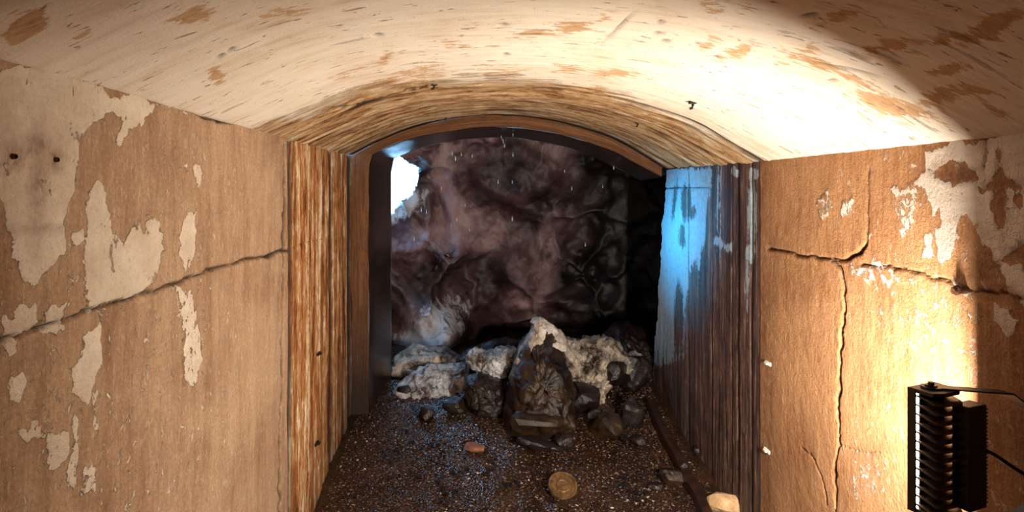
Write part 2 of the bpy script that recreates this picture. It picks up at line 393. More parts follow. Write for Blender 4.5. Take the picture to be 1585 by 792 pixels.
def m_left(px, py, co):
    white = [[(-200, 40), (0, 92), (172, 140), (300, 174), (300, 176), (240, 160), (236, 166), (222, 188), (217, 205), (200, 204), (190, 222), (178, 217), (184, 200), (187, 182), (172, 166), (152, 194), (128, 215), (121, 253), (114, 298), (104, 343), (109, 388), (76, 407), (58, 437), (40, 445), (24, 400), (20, 374), (8, 310), (-60, 280), (-200, 260)],
             [(131, 298), (146, 280), (162, 283), (172, 323), (174, 349), (189, 374), (212, 343), (222, 359), (237, 333), (247, 343), (250, 369), (247, 412), (217, 448), (187, 463), (134, 480), (134, 437), (136, 380)],
             [(0, 505), (60, 478), (66, 500), (40, 520), (0, 540)], [(4, 572), (30, 558), (40, 585), (25, 615), (8, 600)],
             [(128, 510), (157, 503), (158, 560), (130, 615), (118, 610), (108, 555), (120, 550)],
             [(294, 258), (312, 252), (318, 272), (312, 296), (302, 290)], [(280, 345), (303, 322), (303, 380), (290, 420), (280, 400)],
             [(272, 450), (300, 447), (310, 520), (312, 560), (296, 597), (280, 590), (285, 520)],
             [(70, 660), (98, 655), (105, 700), (85, 720)], [(128, 720), (150, 715), (150, 760), (130, 768)], [(105, 640), (116, 640), (118, 760), (105, 740)],
             [(72, 475), (112, 470), (95, 520), (70, 515)], [(115, 360), (130, 348), (132, 372), (118, 388)], [(18, 660), (60, 650), (72, 668), (30, 684)]]
    cx_, cy_ = px, py; px, py = warp_px(px, py, co, 300)
    d = np.full(px.shape, -1e9)
    for p in white: d = np.maximum(d, sdist(px, py, p))
    paint = soft(d, 7)
    fade = [(5, .25), (7, .18), (8, .2), (9, .15), (10, .2), (13, .2)]
    for k, v in fade: paint = np.where(sdist(px, py, white[k]) > -4, np.minimum(paint, .5+v), paint)
    px, py = cx_, cy_
    rem = np.clip(.25+soft(200-np.hypot((px-90)/1.2, py-600), 120)*.9+soft(60-np.abs(px-292), 40)*.6, 0, 1)*np.clip((430-px)/120, .12, 1)
    main = [(-60, 542), (0, 525), (60, 508), (120, 488), (180, 468), (240, 450), (300, 428), (360, 408), (400, 398), (444, 387)]
    joint = [(441, 225), (440, 300), (439, 360), (438, 440), (436, 520), (437, 560), (436, 620), (434, 700), (433, 800)]
    crack = np.maximum(crackmask(px, py, main, 2.4, 6)*.95, crackmask(px, py, joint, 1.5, 3, 31)*.95)
    edge = [(300, 172), (318, 182), (345, 190), (360, 194)]
    crack = np.maximum(crack, crackmask(px, py, edge, 2.2, 5, 61))
    stain_dark = np.zeros(px.shape)
    for e in [(57, 290, 11, 78, 4), (55, 225, 20, 20, 0), (60, 355, 32, 7, 0), (20, 240, 18, 22, 0), (84, 247, 12, 16, 0), (55, 310, 8, 60, 0)]:
        stain_dark = np.maximum(stain_dark, soft(ell(px, py, *e), 9)*.62)
    return dict(paint=paint, remnant=rem, crack=crack, stain_dark=stain_dark)
Ys = np.concatenate([np.linspace(YB, .95, 24)[:-1], np.arange(.95, 3.003, .0066)])
Ys[-1] = 3.0
wall('wall_left', XL, 1, Ys, Zs, M_LEFT, m_left, 'tan plaster left wall with peeling whitewash and long joint crack')

def m_right(px, py, co):
    white = [[(1441, 225), (1700, 190), (1700, 330), (1700, 480), (1560, 470), (1545, 410), (1520, 360), (1497, 332), (1481, 340), (1480, 378), (1468, 404), (1447, 401), (1444, 350), (1446, 320), (1432, 290), (1418, 283), (1407, 276), (1425, 268), (1440, 262)],
             [(1375, 290), (1408, 276), (1425, 300), (1416, 345), (1400, 355), (1385, 330)], [(1262, 318), (1285, 295), (1292, 330), (1275, 340)],
             [(1302, 318), (1316, 308), (1318, 335), (1306, 338)], [(1430, 360), (1440, 360), (1440, 400), (1422, 395)],
             [(1345, 470), (1440, 440), (1515, 470), (1512, 600), (1420, 600), (1400, 520)],
             [(1470, 440), (1500, 452), (1512, 500), (1480, 520)], [(1530, 470), (1560, 480), (1585, 500), (1560, 520), (1535, 505)], [(1320, 700), (1370, 690), (1365, 760), (1325, 775)],
             [(1320, 405), (1372, 418), (1420, 428), (1424, 440), (1370, 438), (1312, 422)]]
    cx_, cy_ = px, py; px, py = warp_px(px, py, co, 330)
    d = np.full(px.shape, -1e9)
    for p in white: d = np.maximum(d, sdist(px, py, p))
    holes = [(1480, 269, 34, 17, 6), (1452, 340, 6, 12, 0), (1510, 400, 28, 34, 20), (1530, 410, 18, 22, 10), (1550, 284, 30, 9, -4), (1550, 300, 10, 55, -2), (1545, 460, 34, 11, 10), (1572, 390, 24, 12, -8), (1580, 305, 6, 12, 0)]
    for e in holes: d = np.minimum(d, -ell(px, py, *e))
    paint = soft(d, 7)
    for k, v in ((1, .05), (2, .03), (3, .05), (5, -.10), (8, -.05), (9, .02)): paint = np.where(sdist(px, py, white[k]) > -4, np.minimum(paint, .5+v), paint)
    px, py = cx_, cy_
    rem = np.clip(.15+soft(px-1340, 60)*.55, 0, 1)*np.where(py > 480, .7, 1)
    A = [(1188, 384), (1220, 390), (1250, 397), (1285, 402), (1310, 402), (1330, 390), (1341, 376)]
    A2 = [(1341, 376), (1343, 340), (1343, 300), (1346, 262)]
    B = [(1285, 402), (1298, 412), (1305, 440), (1308, 470), (1305, 500), (1303, 520), (1300, 580), (1298, 640), (1300, 688), (1293, 720), (1295, 760), (1291, 810)]
    C = [(1335, 408), (1390, 415), (1430, 425), (1470, 438), (1500, 450), (1540, 452), (1585, 462), (1660, 476)]
    D = [(1527, 205), (1526, 240), (1522, 262)]
    crack = np.maximum.reduce([crackmask(px, py, A, 1.8, 5)*.75, crackmask(px, py, A[4:], 2.0, 3, 12), crackmask(px, py, A2, 1.0, 3, 21)*.4, crackmask(px, py, B, 1.9, 5, 33), crackmask(px, py, C, 1.7, 5, 41)*.7, crackmask(px, py, D, 1.6, 4, 51)*.7,
                               crackmask(px, py, [(1240, 690), (1262, 712), (1275, 745), (1280, 780)], .8, 3, 71)*.5, crackmask(px, py, [(1302, 688), (1330, 697), (1362, 700)], .8, 3, 81)*.4])
    stain_dark = np.zeros(px.shape)
    for e, k in [((1480, 269, 34, 16, 6), .75), ((1550, 284, 29, 8, -4), .6), ((1550, 305, 9, 55, -2), .5), ((1528, 412, 20, 26, 15), .65), ((1548, 452, 40, 12, 10), .7), ((1503, 425, 7, 30, 0), .6), ((1572, 390, 24, 12, -8), .5), ((1560, 620, 40, 120, 0), .35), ((1186, 600, 14, 260, 0), .45), ((1182, 300, 8, 80, 0), .3)]:  # stains, plus darker patches behind the floodlight and above the bolt
        stain_dark = np.maximum(stain_dark, soft(ell(px, py, *e), 7)*k)
    return dict(paint=paint, remnant=rem, crack=crack, stain_dark=stain_dark)
Ys2 = np.concatenate([np.linspace(YB, 1.3, 24)[:-1], np.arange(1.3, 2.999, .0060), [3.0]])
Zs2 = np.concatenate([np.linspace(-.45, .1, 12)[:-1], np.arange(.1, 1.834, .0060)])
wall('wall_right', XR, -1, Ys2, Zs2, M_RIGHT, m_right, 'ochre plaster right wall with branching crack and whitewash remains')

# --- vault
xs = XL-.012+(XR-XL+.024)*np.linspace(0, 1, 300)
Yv = np.concatenate([np.linspace(YB, 1.0, 24)[:-1], np.arange(1.0, 4.60, .0088), [YP+.005]])
Xg, Yg = np.meshgrid(xs, Yv, indexing='ij'); X = Xg.ravel(); Y = Yg.ravel()
Z = vault_z(np.clip(X, XL, XR), Y)
co = np.stack([X, Y, Z], 1); px, py = proj(co)
d = np.full(px.shape, -1e9); cx_, cy_ = px, py; px, py = warp_px(px, py, co*np.array([.5, 2.0, .5]), 360, 9, 6, 3)
for e in [(300, 25, 38, 13, -15), (40, 35, 40, 22, -25), (335, 118, 12, 11, 0), (450, 14, 30, 6, -10), (595, 92, 15, 8, -60), (560, 106, 44, 5, -20), (890, 42, 32, 10, -8), (835, 50, 40, 7, -6), (930, 28, 22, 5, -30), (955, 113, 36, 9, 0),
          (882, 106, 22, 8, 0), (1140, 78, 38, 9, -18), (1240, 85, 38, 7, -26), (1265, 98, 44, 9, 16), (1330, 125, 60, 9, 22), (1385, 165, 75, 18, 12), (1390, 170, 44, 14, 0), (1095, 6, 12, 4, -30), (1110, 10, 14, 4, -30), (1150, 13, 12, 4, -10),
          (1360, 70, 34, 8, -12), (1400, 68, 24, 9, 0), (1470, 104, 36, 10, -14), (1450, 146, 60, 8, -15), (1515, 138, 38, 9, -6), (1445, 152, 34, 8, 0), (540, 160, 60, 10, -25), (640, 128, 40, 7, -16), (660, 106, 20, 5, -20), (780, 110, 34, 6, 0), (600, 125, 55, 8, -22),
          (425, 195, 40, 9, -12), (925, 140, 14, 8, 0), (705, 66, 14, 4, -10), (1100, 66, 20, 5, -15), (1300, 22, 40, 10, -20), (1540, 40, 60, 16, -20), (1540, 170, 36, 9, 20), (720, 68, 12, 4, 0), (1460, 55, 30, 6, -10), (120, 60, 30, 6, -25)]:
    d = np.maximum(d, ell(px, py, *e))
paint = soft(d, 10); px, py = cx_, cy_
# distance to the portal, following the uneven border of the stained band
stain_dark = np.clip((Y-2.50-.10*np.sin(X*2.2)-.35*np.clip((X-.5), 0, 1)*.9)/.55, 0, 1)
cr = np.zeros(px.shape)
p3 = np.stack([X, Y, 0*X], 1)
for k, (yy, wd, a) in enumerate([(2.985, .030, .95), (3.10, .020, .7), (3.20, .016, .6), (3.36, .030, .8), (3.50, .024, .6), (3.62, .034, .8), (3.78, .026, .6), (3.95, .040, .8), (4.12, .045, .9), (4.30, .050, .8), (4.54, .13, 1.0)]):
    line = yy+.09*fbm(np.stack([X, X*0, X*0+k], 1), 2.0, 3, 40+k)*(1 if yy < 4.5 else .2)
    gap = np.clip(.55+1.3*fbm(np.stack([X, Y*.3, X*0+k], 1), 2.3, 3, 70+k), 0, 1) if k not in (0, 10) else np.clip(.35+np.abs(X-.2)*1.2+fbm(p3, 3, 2, 99), 0, 1)
    if k == 10: gap = 1
    cr = np.maximum(cr, np.clip(1.3-np.abs(Y-line)/wd, 0, 1)*a*gap)
fleckline = [[(500, 170), (560, 163), (620, 142), (668, 131)]]
for L in fleckline: cr = np.maximum(cr, crackmask(px, py, L, 2.2, 5, 77)*.8)
for e in [(1255, 22, 10, 2.5, -8), (342, 88, 5, 2, -30), (358, 78, 5, 2, -30), (585, 54, 5, 2, 0), (780, 38, 4, 1.5, 0), (1022, 34, 4, 2, 0), (1018, 53, 5, 1.5, 0), (1108, 88, 4, 1.5, 0), (783, 84, 3, 1.5, 0), (1030, 64, 5, 1.5, 0), (960, 40, 18, 1.2, -45), (1290, 103, 20, 1.2, 12), (1330, 110, 16, 1.2, 14), (1290, 125, 4, 2, 0)]:
    cr = np.maximum(cr, soft(ell(px, py, *e), 2.0)*.85)
relief = .004*fbm(p3, 2.6, 4, 13)+.0022*fbm(p3*np.array([4, 24, 1]), 1.0, 4, 15)*(1+4.0*stain_dark)
Z2 = Z+relief+.011*cr
co[:, 2] = Z2
o = mesh_np('ceiling', co, grid_quads(len(xs), len(Yv), flip=True), M_VAULT, None, dict(paint=paint, stain_dark=stain_dark, crack=cr, uvw=np.stack([X*1.12, Y, 0*X], 1)))
tag(o, 'whitewashed low barrel vault with flaking tan patches', 'ceiling', kind='structure')

# --- damp reveal walls towards the opening
def reveal(name, X, sgn, Ys, Zs, mat, masks, label, yend=None):
    Yg, Zg = np.meshgrid(Ys, Zs, indexing='ij'); Y = Yg.ravel().copy(); Z = Zg.ravel()
    if yend is not None:
        e = yend(Z); Y = YJ+(Y-YJ)*(e-YJ)/(Ys[-1]-YJ)
    co = np.stack([np.full(Y.shape, X), Y, Z], 1); px, py = proj(co)
    a = masks(px, py, co); p3 = np.stack([Y, Z, 0*Y], 1)
    co[:, 0] += sgn*(.005*fbm(p3*np.array([9, .9, 1]), 1.0, 4, 23)+.002*fbm(p3, 30, 3, 4)-.014*a['crack']-a.pop('deep', 0))
    a['uvw'] = p3
    o = mesh_np(name, co, grid_quads(len(Ys), len(Zs), flip=(sgn < 0)), mat, None, a)
    return tag(o, label, 'wall', kind='structure')
def m_jl(px, py, co):
    y = co[:, 1]; z = co[:, 2]
    wob = .03*fbm(np.stack([z, z*0, z*0], 1), 2.5, 3, 8)
    crack = np.zeros(px.shape)
    for yy, w, a in ((3.05, .05, .9), (3.92, .045, .9), (4.02, .02, .6), (4.30, .035, .6), (4.53, .085, 1.0), (3.72, .022, .6), (3.17, .018, .5)):
        crack = np.maximum(crack, np.clip(1.35-np.abs(y-yy-wob*(yy < 4.4))/w, 0, 1)*a)
    crack = np.maximum(crack, crackmask(px, py, [(447, 385), (470, 377), (500, 368), (520, 362)], .9, 3, 17)*.3)
    paint = soft(-np.abs(y-3.40-wob)+.07, .10)*.66+soft(-np.abs(y-3.64-wob)+.02, .05)*.5+soft(-np.abs(y-4.15+wob)+.05, .08)*.42
    return dict(paint=paint, crack=crack, stain_dark=.93*soft((px-532)+(py-600)*.22+14*fbm(co*np.array([1, 8, 1.5]), 1.0, 3, 44), 34)*soft(py-520, 90)+.5*soft(-np.abs(y-3.07)+.03, .05),  # darker towards the foot and the far end
                deep=.02*np.clip(1-np.abs(y-4.53)/.04, 0, 1)+.012*np.clip(1-np.abs(y-3.03)/.03, 0, 1))
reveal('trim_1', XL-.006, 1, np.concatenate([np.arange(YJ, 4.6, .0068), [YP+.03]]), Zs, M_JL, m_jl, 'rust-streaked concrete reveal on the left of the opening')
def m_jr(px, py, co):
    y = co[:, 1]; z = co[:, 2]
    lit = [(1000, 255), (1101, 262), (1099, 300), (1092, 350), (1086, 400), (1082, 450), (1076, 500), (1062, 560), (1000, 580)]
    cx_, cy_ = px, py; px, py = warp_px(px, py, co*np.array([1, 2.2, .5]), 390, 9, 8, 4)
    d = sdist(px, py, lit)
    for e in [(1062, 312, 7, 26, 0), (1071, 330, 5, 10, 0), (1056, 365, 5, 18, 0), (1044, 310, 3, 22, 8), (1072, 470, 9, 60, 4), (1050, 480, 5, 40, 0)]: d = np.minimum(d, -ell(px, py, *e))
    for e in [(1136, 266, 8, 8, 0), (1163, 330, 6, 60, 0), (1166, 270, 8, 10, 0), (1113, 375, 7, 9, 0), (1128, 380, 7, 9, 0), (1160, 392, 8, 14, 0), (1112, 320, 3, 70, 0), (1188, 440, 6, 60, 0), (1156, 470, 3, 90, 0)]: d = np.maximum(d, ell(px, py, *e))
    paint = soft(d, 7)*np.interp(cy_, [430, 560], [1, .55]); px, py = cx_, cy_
    crack = np.zeros(px.shape); wob = .025*fbm(np.stack([z, z*0, z*0], 1), 2.0, 3, 3)
    for yy, w, a in ((3.10, .012, .7), (3.26, .018, .9), (3.34, .010, .6), (3.62, .014, .6), (4.02, .012, .5)): crack = np.maximum(crack, np.clip(1.3-np.abs(y-yy-wob)/w, 0, 1)*a)
    crack = np.maximum(crack, crackmask(px, py, [(1030, 291), (1100, 291)], 1, 2, 7)*.7)
    return dict(paint=paint, crack=crack, stain_dark=np.clip((y-3.9)/.6, 0, .5)*soft(.6-z, .3))  # deeper tone low down at the far end
def yend(Z):
    z3 = np.stack([Z, Z*0, Z*0], 1)
    base = np.interp(Z, [-.4, .3, 1.0, 1.45, 1.55, 1.84], [4.92, 4.84, 4.68, 4.62, 4.56, 4.47])
    return base+.07*fbm(z3, 9, 4, 2, .65)
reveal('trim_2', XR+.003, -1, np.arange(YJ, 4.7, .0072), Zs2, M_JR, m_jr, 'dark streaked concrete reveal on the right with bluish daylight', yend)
# --- portal frame (brown face, black return) and an added ring that blocks light round it
po = empty('trim_3', (0.2, YP, 0)); tag(po, 'brown concrete arch frame around the cave opening', 'frame', kind='structure')
inv = Matrix.Translation(po.location).inverted()
def prof(n, d_l, d_c, d_r, y, xsh=0):
    """frame line: up the left jamb, over the arch"""
    pts = [(XL+d_l, y, z) for z in np.linspace(-.45, CZ+.245-d_l*.5, 26)]
    xx = np.linspace(XL+d_l, XR, n)
    for x in xx[1:]:
        t = (x-XL)/(XR-XL); dd = np.interp(t, [0, .5, .9, 1], [d_l*.5, d_c, d_c*1.0, d_r])
        pts.append((x, y, float(vault_z(np.array([min(max(x, XL), XR)]), YP)[0])-dd))
    return np.array(pts)
A = prof(90, -.01, -.012, -.012, YP); B = prof(90, .112, .075, .055, YP)
C = prof(90, .118, .080, .060, YP+.02); D = prof(90, .195, .098, .070, 5.18)
n = len(A); rows = [A, A*.7+B*.3, A*.3+B*.7, B]
def strip(name, rows, mat, seed, amp):
    co = np.concatenate(rows); co = co+amp*np.stack([fbm(co, 7, 3, seed+k) for k in range(3)], 1)
    co -= np.array(po.location)
    w = co+np.array(po.location); sg = np.concatenate([[0], np.cumsum(np.linalg.norm(np.diff(A, axis=0), axis=1))]); at = dict(uvw=np.stack([np.repeat(np.linspace(0, .14, len(rows)), n), np.tile(sg, len(rows)), 0*w[:, 0]], 1), paint=0*w[:, 0], crack=0*w[:, 0], stain_dark=.92*soft(.62-w[:, 2]+.12*fbm(w, 9, 3, 6), .35))  # frame darkens towards its foot
    return mesh_np(name, co, grid_quads(len(rows), n), mat, po, at)
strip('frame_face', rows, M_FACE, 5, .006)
strip('frame_return', [B, C, C*.75+D*.25, C*.5+D*.5, C*.25+D*.75, D], M_DARK, 9, .008)
# added ring round the frame, keeps sky light out of the cave
ring_i = np.concatenate([D, [[2.30, 5.18, CZ+.30], [2.30, 5.18, -.45]]])
c0 = np.array([.22, 5.18, .8]); v = ring_i-c0; ring_o = ring_i.copy()
sc = np.minimum(3.6/np.maximum(np.abs(v[:, 0]), 1e-3), 3.4/np.maximum(np.abs(v[:, 2]), 1e-3))
ring_o[:, 0] = c0[0]+v[:, 0]*sc; ring_o[:, 2] = c0[2]+v[:, 2]*sc
m = len(ring_i)
co = np.concatenate([ring_i, ring_o]); q = [(k, k+1, m+k+1, m+k) for k in range(m-1)]
o = mesh_np('light_seal_end', co, q, M_OUT); tag(o, 'added dark ring around the opening that blocks sky light', 'wall', kind='structure')
# added boxes sealing out sky light between ring and reveal, outside the tunnel
bm = bmesh.new(); add_box(bm, (1.86, 4.15, .9), (1.06, .6, 3.0)); add_box(bm, (2.36, 4.8, .9), (.2, .9, 3.0)); add_box(bm, (1.84, 4.85, 2.12), (1.06, .80, .36)); o = bm_obj('light_seal_right', bm, M_OUT); tag(o, 'added dark boxes behind the right reveal that block sky light', 'wall', kind='structure')
bm = bmesh.new(); add_box(bm, ((XL+XR)/2, YB-.06, .9), (2.6, .1, 3.0)); o = bm_obj('light_seal_back', bm, M_RIGHT); tag(o, 'added plaster wall behind the viewer that blocks sky light', 'wall', kind='structure')  # unseen wall added to stop sky light leaking in from behind

# --- floor
def floor_z(x, y):
    x = np.asarray(x, float); y = np.asarray(y, float)
    z = -.05+.05*x+.155*np.clip(y-3.3, -1.2, 1.75)
    p = np.stack([x, y, 0*x], 1) if x.ndim else np.array([[float(x), float(y), 0.]])
    r = .030*fbm(p, 2.2, 3, 55)+.010*fbm(p, 9, 3, 57)
    return z+(r if x.ndim else r[0])
Yf = np.concatenate([np.linspace(YB-.1, 2.8, 20)[:-1], np.arange(2.8, 5.6, .012), np.linspace(5.6, 8.0, 60)])
U = np.linspace(0, 1, 190)
Ug, Yg = np.meshgrid(U, Yf, indexing='ij')
w0 = np.interp(Yg, [4.9, 5.4], [-.93, -2.6]); w1 = np.interp(Yg, [4.9, 5.4], [1.38, 3.0])
X = (w0+(w1-w0)*Ug).ravel(); Y = Yg.ravel()
co = np.stack([X, Y, floor_z(X, Y)], 1)
o = mesh_np('floor', co, grid_quads(len(U), len(Yf)), M_FLOOR); tag(o, 'wet dark gravel floor sloping up to the opening', 'floor', kind='structure')

# --- ice cavern beyond
def cavern():
    rng = np.random.RandomState(4)
    na, ne = 420, 300
    az = np.radians(np.linspace(-97, 97, na)); el = np.radians(np.linspace(-14, 90, ne))
    A, E = np.meshgrid(az, el, indexing='ij'); A = A.ravel(); E = E.ravel()
    dirv = np.stack([np.sin(A)*np.cos(E), np.cos(A)*np.cos(E), np.sin(E)], 1)
    R = np.array([2.35, 1.45, 2.25]); C0 = np.array([.25, 5.05, .25])
    pe = 2.6
    k = (np.abs(dirv[:, 0])**pe+np.abs(dirv[:, 1])**pe+np.abs(dirv[:, 2])**pe)**(-1/pe)
    base = dirv*k[:, None]*R
    warp = base+.42*np.stack([fbm(base, 1.5, 4, 80+i) for i in range(3)], 1)
    # scallops: cups with proud rims
    seeds = rng.normal(size=(75, 3)); seeds[:, 1] = np.abs(seeds[:, 1]); seeds[:, 2] = np.abs(seeds[:, 2])-.25
    seeds /= np.linalg.norm(seeds, axis=1)[:, None]
    ks = (np.abs(seeds)**pe).sum(1)**(-1/pe); seeds = seeds*ks[:, None]*R
    f1 = np.full(len(A), 9.); f2 = np.full(len(A), 9.)
    st = np.array([1, 1, .8])
    for sd in seeds:
        dd = np.sqrt((((warp-sd)*st)**2).sum(1))
        f2 = np.where(dd < f1, f1, np.minimum(f2, dd)); f1 = np.minimum(f1, dd)
    edge = np.clip(1-(f2-f1)/.13, 0, 1)*np.clip(.2+1.6*fbm(base, 1.6, 2, 95), 0, 1)
    big = fbm(base, .9, 3, 90); med = fbm(base, 3.2, 4, 91)
    amt = .5+.5*fbm(base, .8, 2, 97)
    rid = 1-np.abs(fbm(warp, 1.5, 2, 93, .35))*2
    disp = .36*big+.17*fbm(base, 2.0, 3, 91, .42)+.10*edge**1.5-.16*(.5-np.clip(f1, 0, .5))/.5+.13*rid+.030*fbm(base, 8, 4, 94)
    # overhanging bulges and a hollow under-cut at the foot
    z = base[:, 2]+C0[2]
    disp = disp-.22*np.clip((.55-z)/.35, 0, 1)*np.clip((base[:, 0]+.45)/.3, 0, 1)
    nrm = -dirv
    co = base+C0+nrm*disp[:, None]
    px, py = proj(co)
    # snow tongue running down to the left of the pile
    def push(cx, cy, rx, ry, ang, amp):
        g = np.clip(ell(px, py, cx, cy, rx, ry, ang)/min(rx, ry), 0, 1); return amp*g*g*(3-2*g)
    b = push(660, 520, 75, 60, -35, .55)+push(845, 420, 70, 60, 20, .22)+push(800, 265, 90, 80, 0, .25)+push(690, 400, 70, 60, 0, .15)
    co = co+nrm*b[:, None]
    px, py = proj(co)
    clean = np.clip(soft(ell(px, py, 672, 508, 66, 36, -42), 16)*.85+soft(ell(px, py, 640, 545, 50, 22, -8), 12)*.75+soft(ell(px, py, 622, 322, 34, 16, -35), 8)*.8+soft(ell(px, py, 640, 285, 30, 60, 10), 14)*.30, 0, 1)
    shade = np.clip(soft(px-905, 75)*1.0+soft(-(np.abs(px-870)+np.abs(py-600)*.6)+120, 50)*.3, 0, 1)*np.where(py > 100, 1, .4)  # shade put into the ice colour, right side and hollow foot
    shade = np.maximum(shade, soft(py-505, 12)*soft(px-735, 15)*.9)
    # melt hole to the open sky, upper left
    pn = np.stack([px, py, 0*px], 1)/40
    hx = px+8*fbm(pn, 1.2, 3, 3); hy = py+8*fbm(pn, 1.2, 3, 6)
    hole = np.maximum(sdist(hx, hy, [(560, 200), (590, 215), (628, 240), (652, 262), (648, 285), (628, 305), (606, 332), (575, 345), (545, 330), (540, 230)]), -99)
    q = grid_quads(na, ne)
    keep = ~(hole[q].min(1) > 0)
    # rim thickness: roll the edge outwards
    return mesh_np('ice_cave', co, q[keep], M_CAVE, None, dict(ridge=np.clip(np.maximum(edge*1.1-.15, (rid-.72)*2.2*amt), 0, 1)**1.5*.55, clean=clean, shade=shade))
ice = cavern()
sol = ice.modifiers.new('thickness', 'SOLIDIFY'); sol.thickness = .10; sol.offset = -1
tag(ice, 'hollowed wall of dirty scalloped ice beyond the opening', 'ice wall', kind='structure')

# ------------------------------------------------------------------ floodlight bolted to the right wall
LT = Vector((.9165, .40, 0)); LN = Vector((-.40, .9165, 0)); LZ = Vector((0, 0, 1))     # across, beam, up
LO = Vector((1.0665, 1.5, 1.209-.295))                                                   # near lower corner of the body
ROT = Matrix((LT, LN, LZ)).transposed()
H = .295
def L(t, n, z): return Vector((t, n, z))
fl = empty('floodlight', LO); fl.rotation_euler = ROT.to_euler(); fl.rotation_euler.rotate(Euler((0, 0, 0)))
tag(fl, 'black finned metal floodlight on a bracket against the right wall', 'floodlight')
BW, BD = .100, .056
bm = bmesh.new()                                              # end caps, each a bent plate
o = None
for z0, nm in ((H-.010, 'end_cap'), (0, 'end_cap')):
    bm = bmesh.new()
    add_prism(bm, [L(0, .004, z0), L(0, BD, z0), L(BW, BD, z0), L(BW, .004, z0), L(BW*.8, -.006, z0), L(BW*.25, -.006, z0)], (0, 0, .010))
    bmesh.ops.bevel(bm, geom=bm.edges[:], offset=.0015, segments=1, affect='EDGES')
    bm_obj(nm, bm, M_BLACK, fl)
bm = bmesh.new()                                              # thin bezel round the lens
for t in (-.001, BW-.004): add_box(bm, L(t+.0025, BD-.001, H/2), (.005, .018, H))
add_box(bm, L(BW/2+.005, BD-.012, H/2), (BW-.013, .003, H-.012))
for z in (.003, H-.003): add_box(bm, L(BW/2, BD+.003, z), (BW, .010, .006))
bm_obj('bezel', bm, M_BLACK, fl)
bm = bmesh.new(); add_box(bm, L(BW/2, BD-.004, H/2), (BW-.012, .006, H-.016)); lens = bm_obj('lens', bm, M_LENS, fl)
bm = bmesh.new(); add_box(bm, L(BW/2, .034, H/2), (BW*.52, .030, H-.02), bev=.003); bm_obj('body', bm, M_BLACK, fl)
# side fins: curved blades stacked up the housing
def fin_mesh():
    bm = bmesh.new(); nt, nn = 9, 7; V = {}
    for lay in (0, 1):
        for i in range(nt):
            for j in range(nn):
                u = i/(nt-1); w = j/(nn-1)
                t = .001+u*(BW-.002); n0 = -.020*math.sin(math.pi*u)**.8; n_ = n0+w*(BD-.005-n0)
                droop = -.010*(1-w)**1.6*(1+.25*math.cos(2*math.pi*u))
                V[lay, i, j] = bm.verts.new((t, n_, droop+(.0026 if lay else 0)))
    for lay in (0, 1):
        for i in range(nt-1):
            for j in range(nn-1):
                f = [V[lay, i, j], V[lay, i+1, j], V[lay, i+1, j+1], V[lay, i, j+1]]
                bm.faces.new(f if lay else f[::-1])
    for i in range(nt-1):
        for j in (0, nn-1): bm.faces.new((V[0, i, j], V[0, i+1, j], V[1, i+1, j], V[1, i, j]))
    for j in range(nn-1):
        for i in (0, nt-1): bm.faces.new((V[0, i, j], V[0, i, j+1], V[1, i, j+1], V[1, i, j]))
    return bm
f0 = bm_obj('fin', fin_mesh(), M_FIN, fl, True)
NF = 13
for k in range(NF):
    o = f0 if k == 0 else f0.copy()
    if k: COL.objects.link(o); o.parent = fl
    o.location = (0, 0, .018+k*(H-.036)/(NF-1))
# driver block with its toothed rear heat sink
bm = bmesh.new(); add_box(bm, L(.100, -.016, H/2-.004), (.066, .040, H-.052), bev=.004); drv = bm_obj('driver_box', bm, M_BLACK, fl)
bm = bmesh.new(); add_box(bm, L(0, 0, 0), (.012, .036, .0042)); t0 = bm_obj('cooling_tooth', bm, M_BLACK, drv)
NTH = 26
for k in range(NTH):
    o = t0 if k == 0 else t0.copy()
    if k: COL.objects.link(o); o.parent = drv
    o.location = (.133, -.016, .034+k*(H-.076)/(NTH-1))
# U-bracket: arms on both end caps, bevelled down to a base plate on the wall
def to_local(p): return ROT.transposed() @ (Vector(p)-LO)
def bracket():
    bm = bmesh.new()
    W = Vector((.10, .99, 0)).normalized()*.034
    for up in (1, -1):
        zc = H+.003 if up > 0 else -.003
        zz = LO.z+zc
        a = Vector((1.090, 1.548, zz)); b = Vector((1.236, 1.506, zz)); c = Vector((1.312, 1.484, zz-up*.062))
        for p, q in ((a, b), (b, c)):
            d = (q-p).normalized(); w = Vector((-.27, .96, 0))*.017; nn = d.cross(w).normalized()*.0035
            pts = [p-w, p+w, q+w, q-w]
            add_prism(bm, [to_local(x-nn/2) for x in pts], ROT.transposed() @ nn)
        # rounded eye under the screw
        add_cyl(bm, to_local(a-Vector((0, 0, .0018))), to_local(a+Vector((0, 0, .0018))), .022, seg=20)
    z0, z1 = LO.z-.003+.062, LO.z+H+.003-.062
    p0 = Vector((1.3105, 1.484, (z0+z1)/2)); add_box(bm, to_local(p0), (.0036, .036, z1-z0+.004), ROT.transposed() @ Matrix.Rotation(math.radians(-16+0), 3, 'Z').transposed().inverted())
    return bm
brk = bm_obj('bracket', bracket(), M_BLACK, fl)
for up in (1, -1):
    zz = H+.005 if up > 0 else -.005
    c = to_local((1.090, 1.548, LO.z)); bm = bmesh.new()
    add_cyl(bm, L(c.x, c.y, zz), L(c.x, c.y, zz+up*.003), .013, seg=20); add_cyl(bm, L(c.x, c.y, zz+up*.003), L(c.x, c.y, zz+up*.010), .0075, seg=6)
    bm_obj('bolt', bm, M_BLACK, fl)
bm = bmesh.new()
pts = []
c0, c1, c2, c3 = Vector((1.19, 1.510, 1.075)), Vector((1.225, 1.50, 1.065)), Vector((1.25, 1.49, 1.02)), Vector((1.31, 1.46, 1.015))
for k in range(25):
    t = k/24; pts.append(to_local((1-t)**3*c0+3*t*(1-t)**2*c1+3*t*t*(1-t)*c2+t**3*c3))
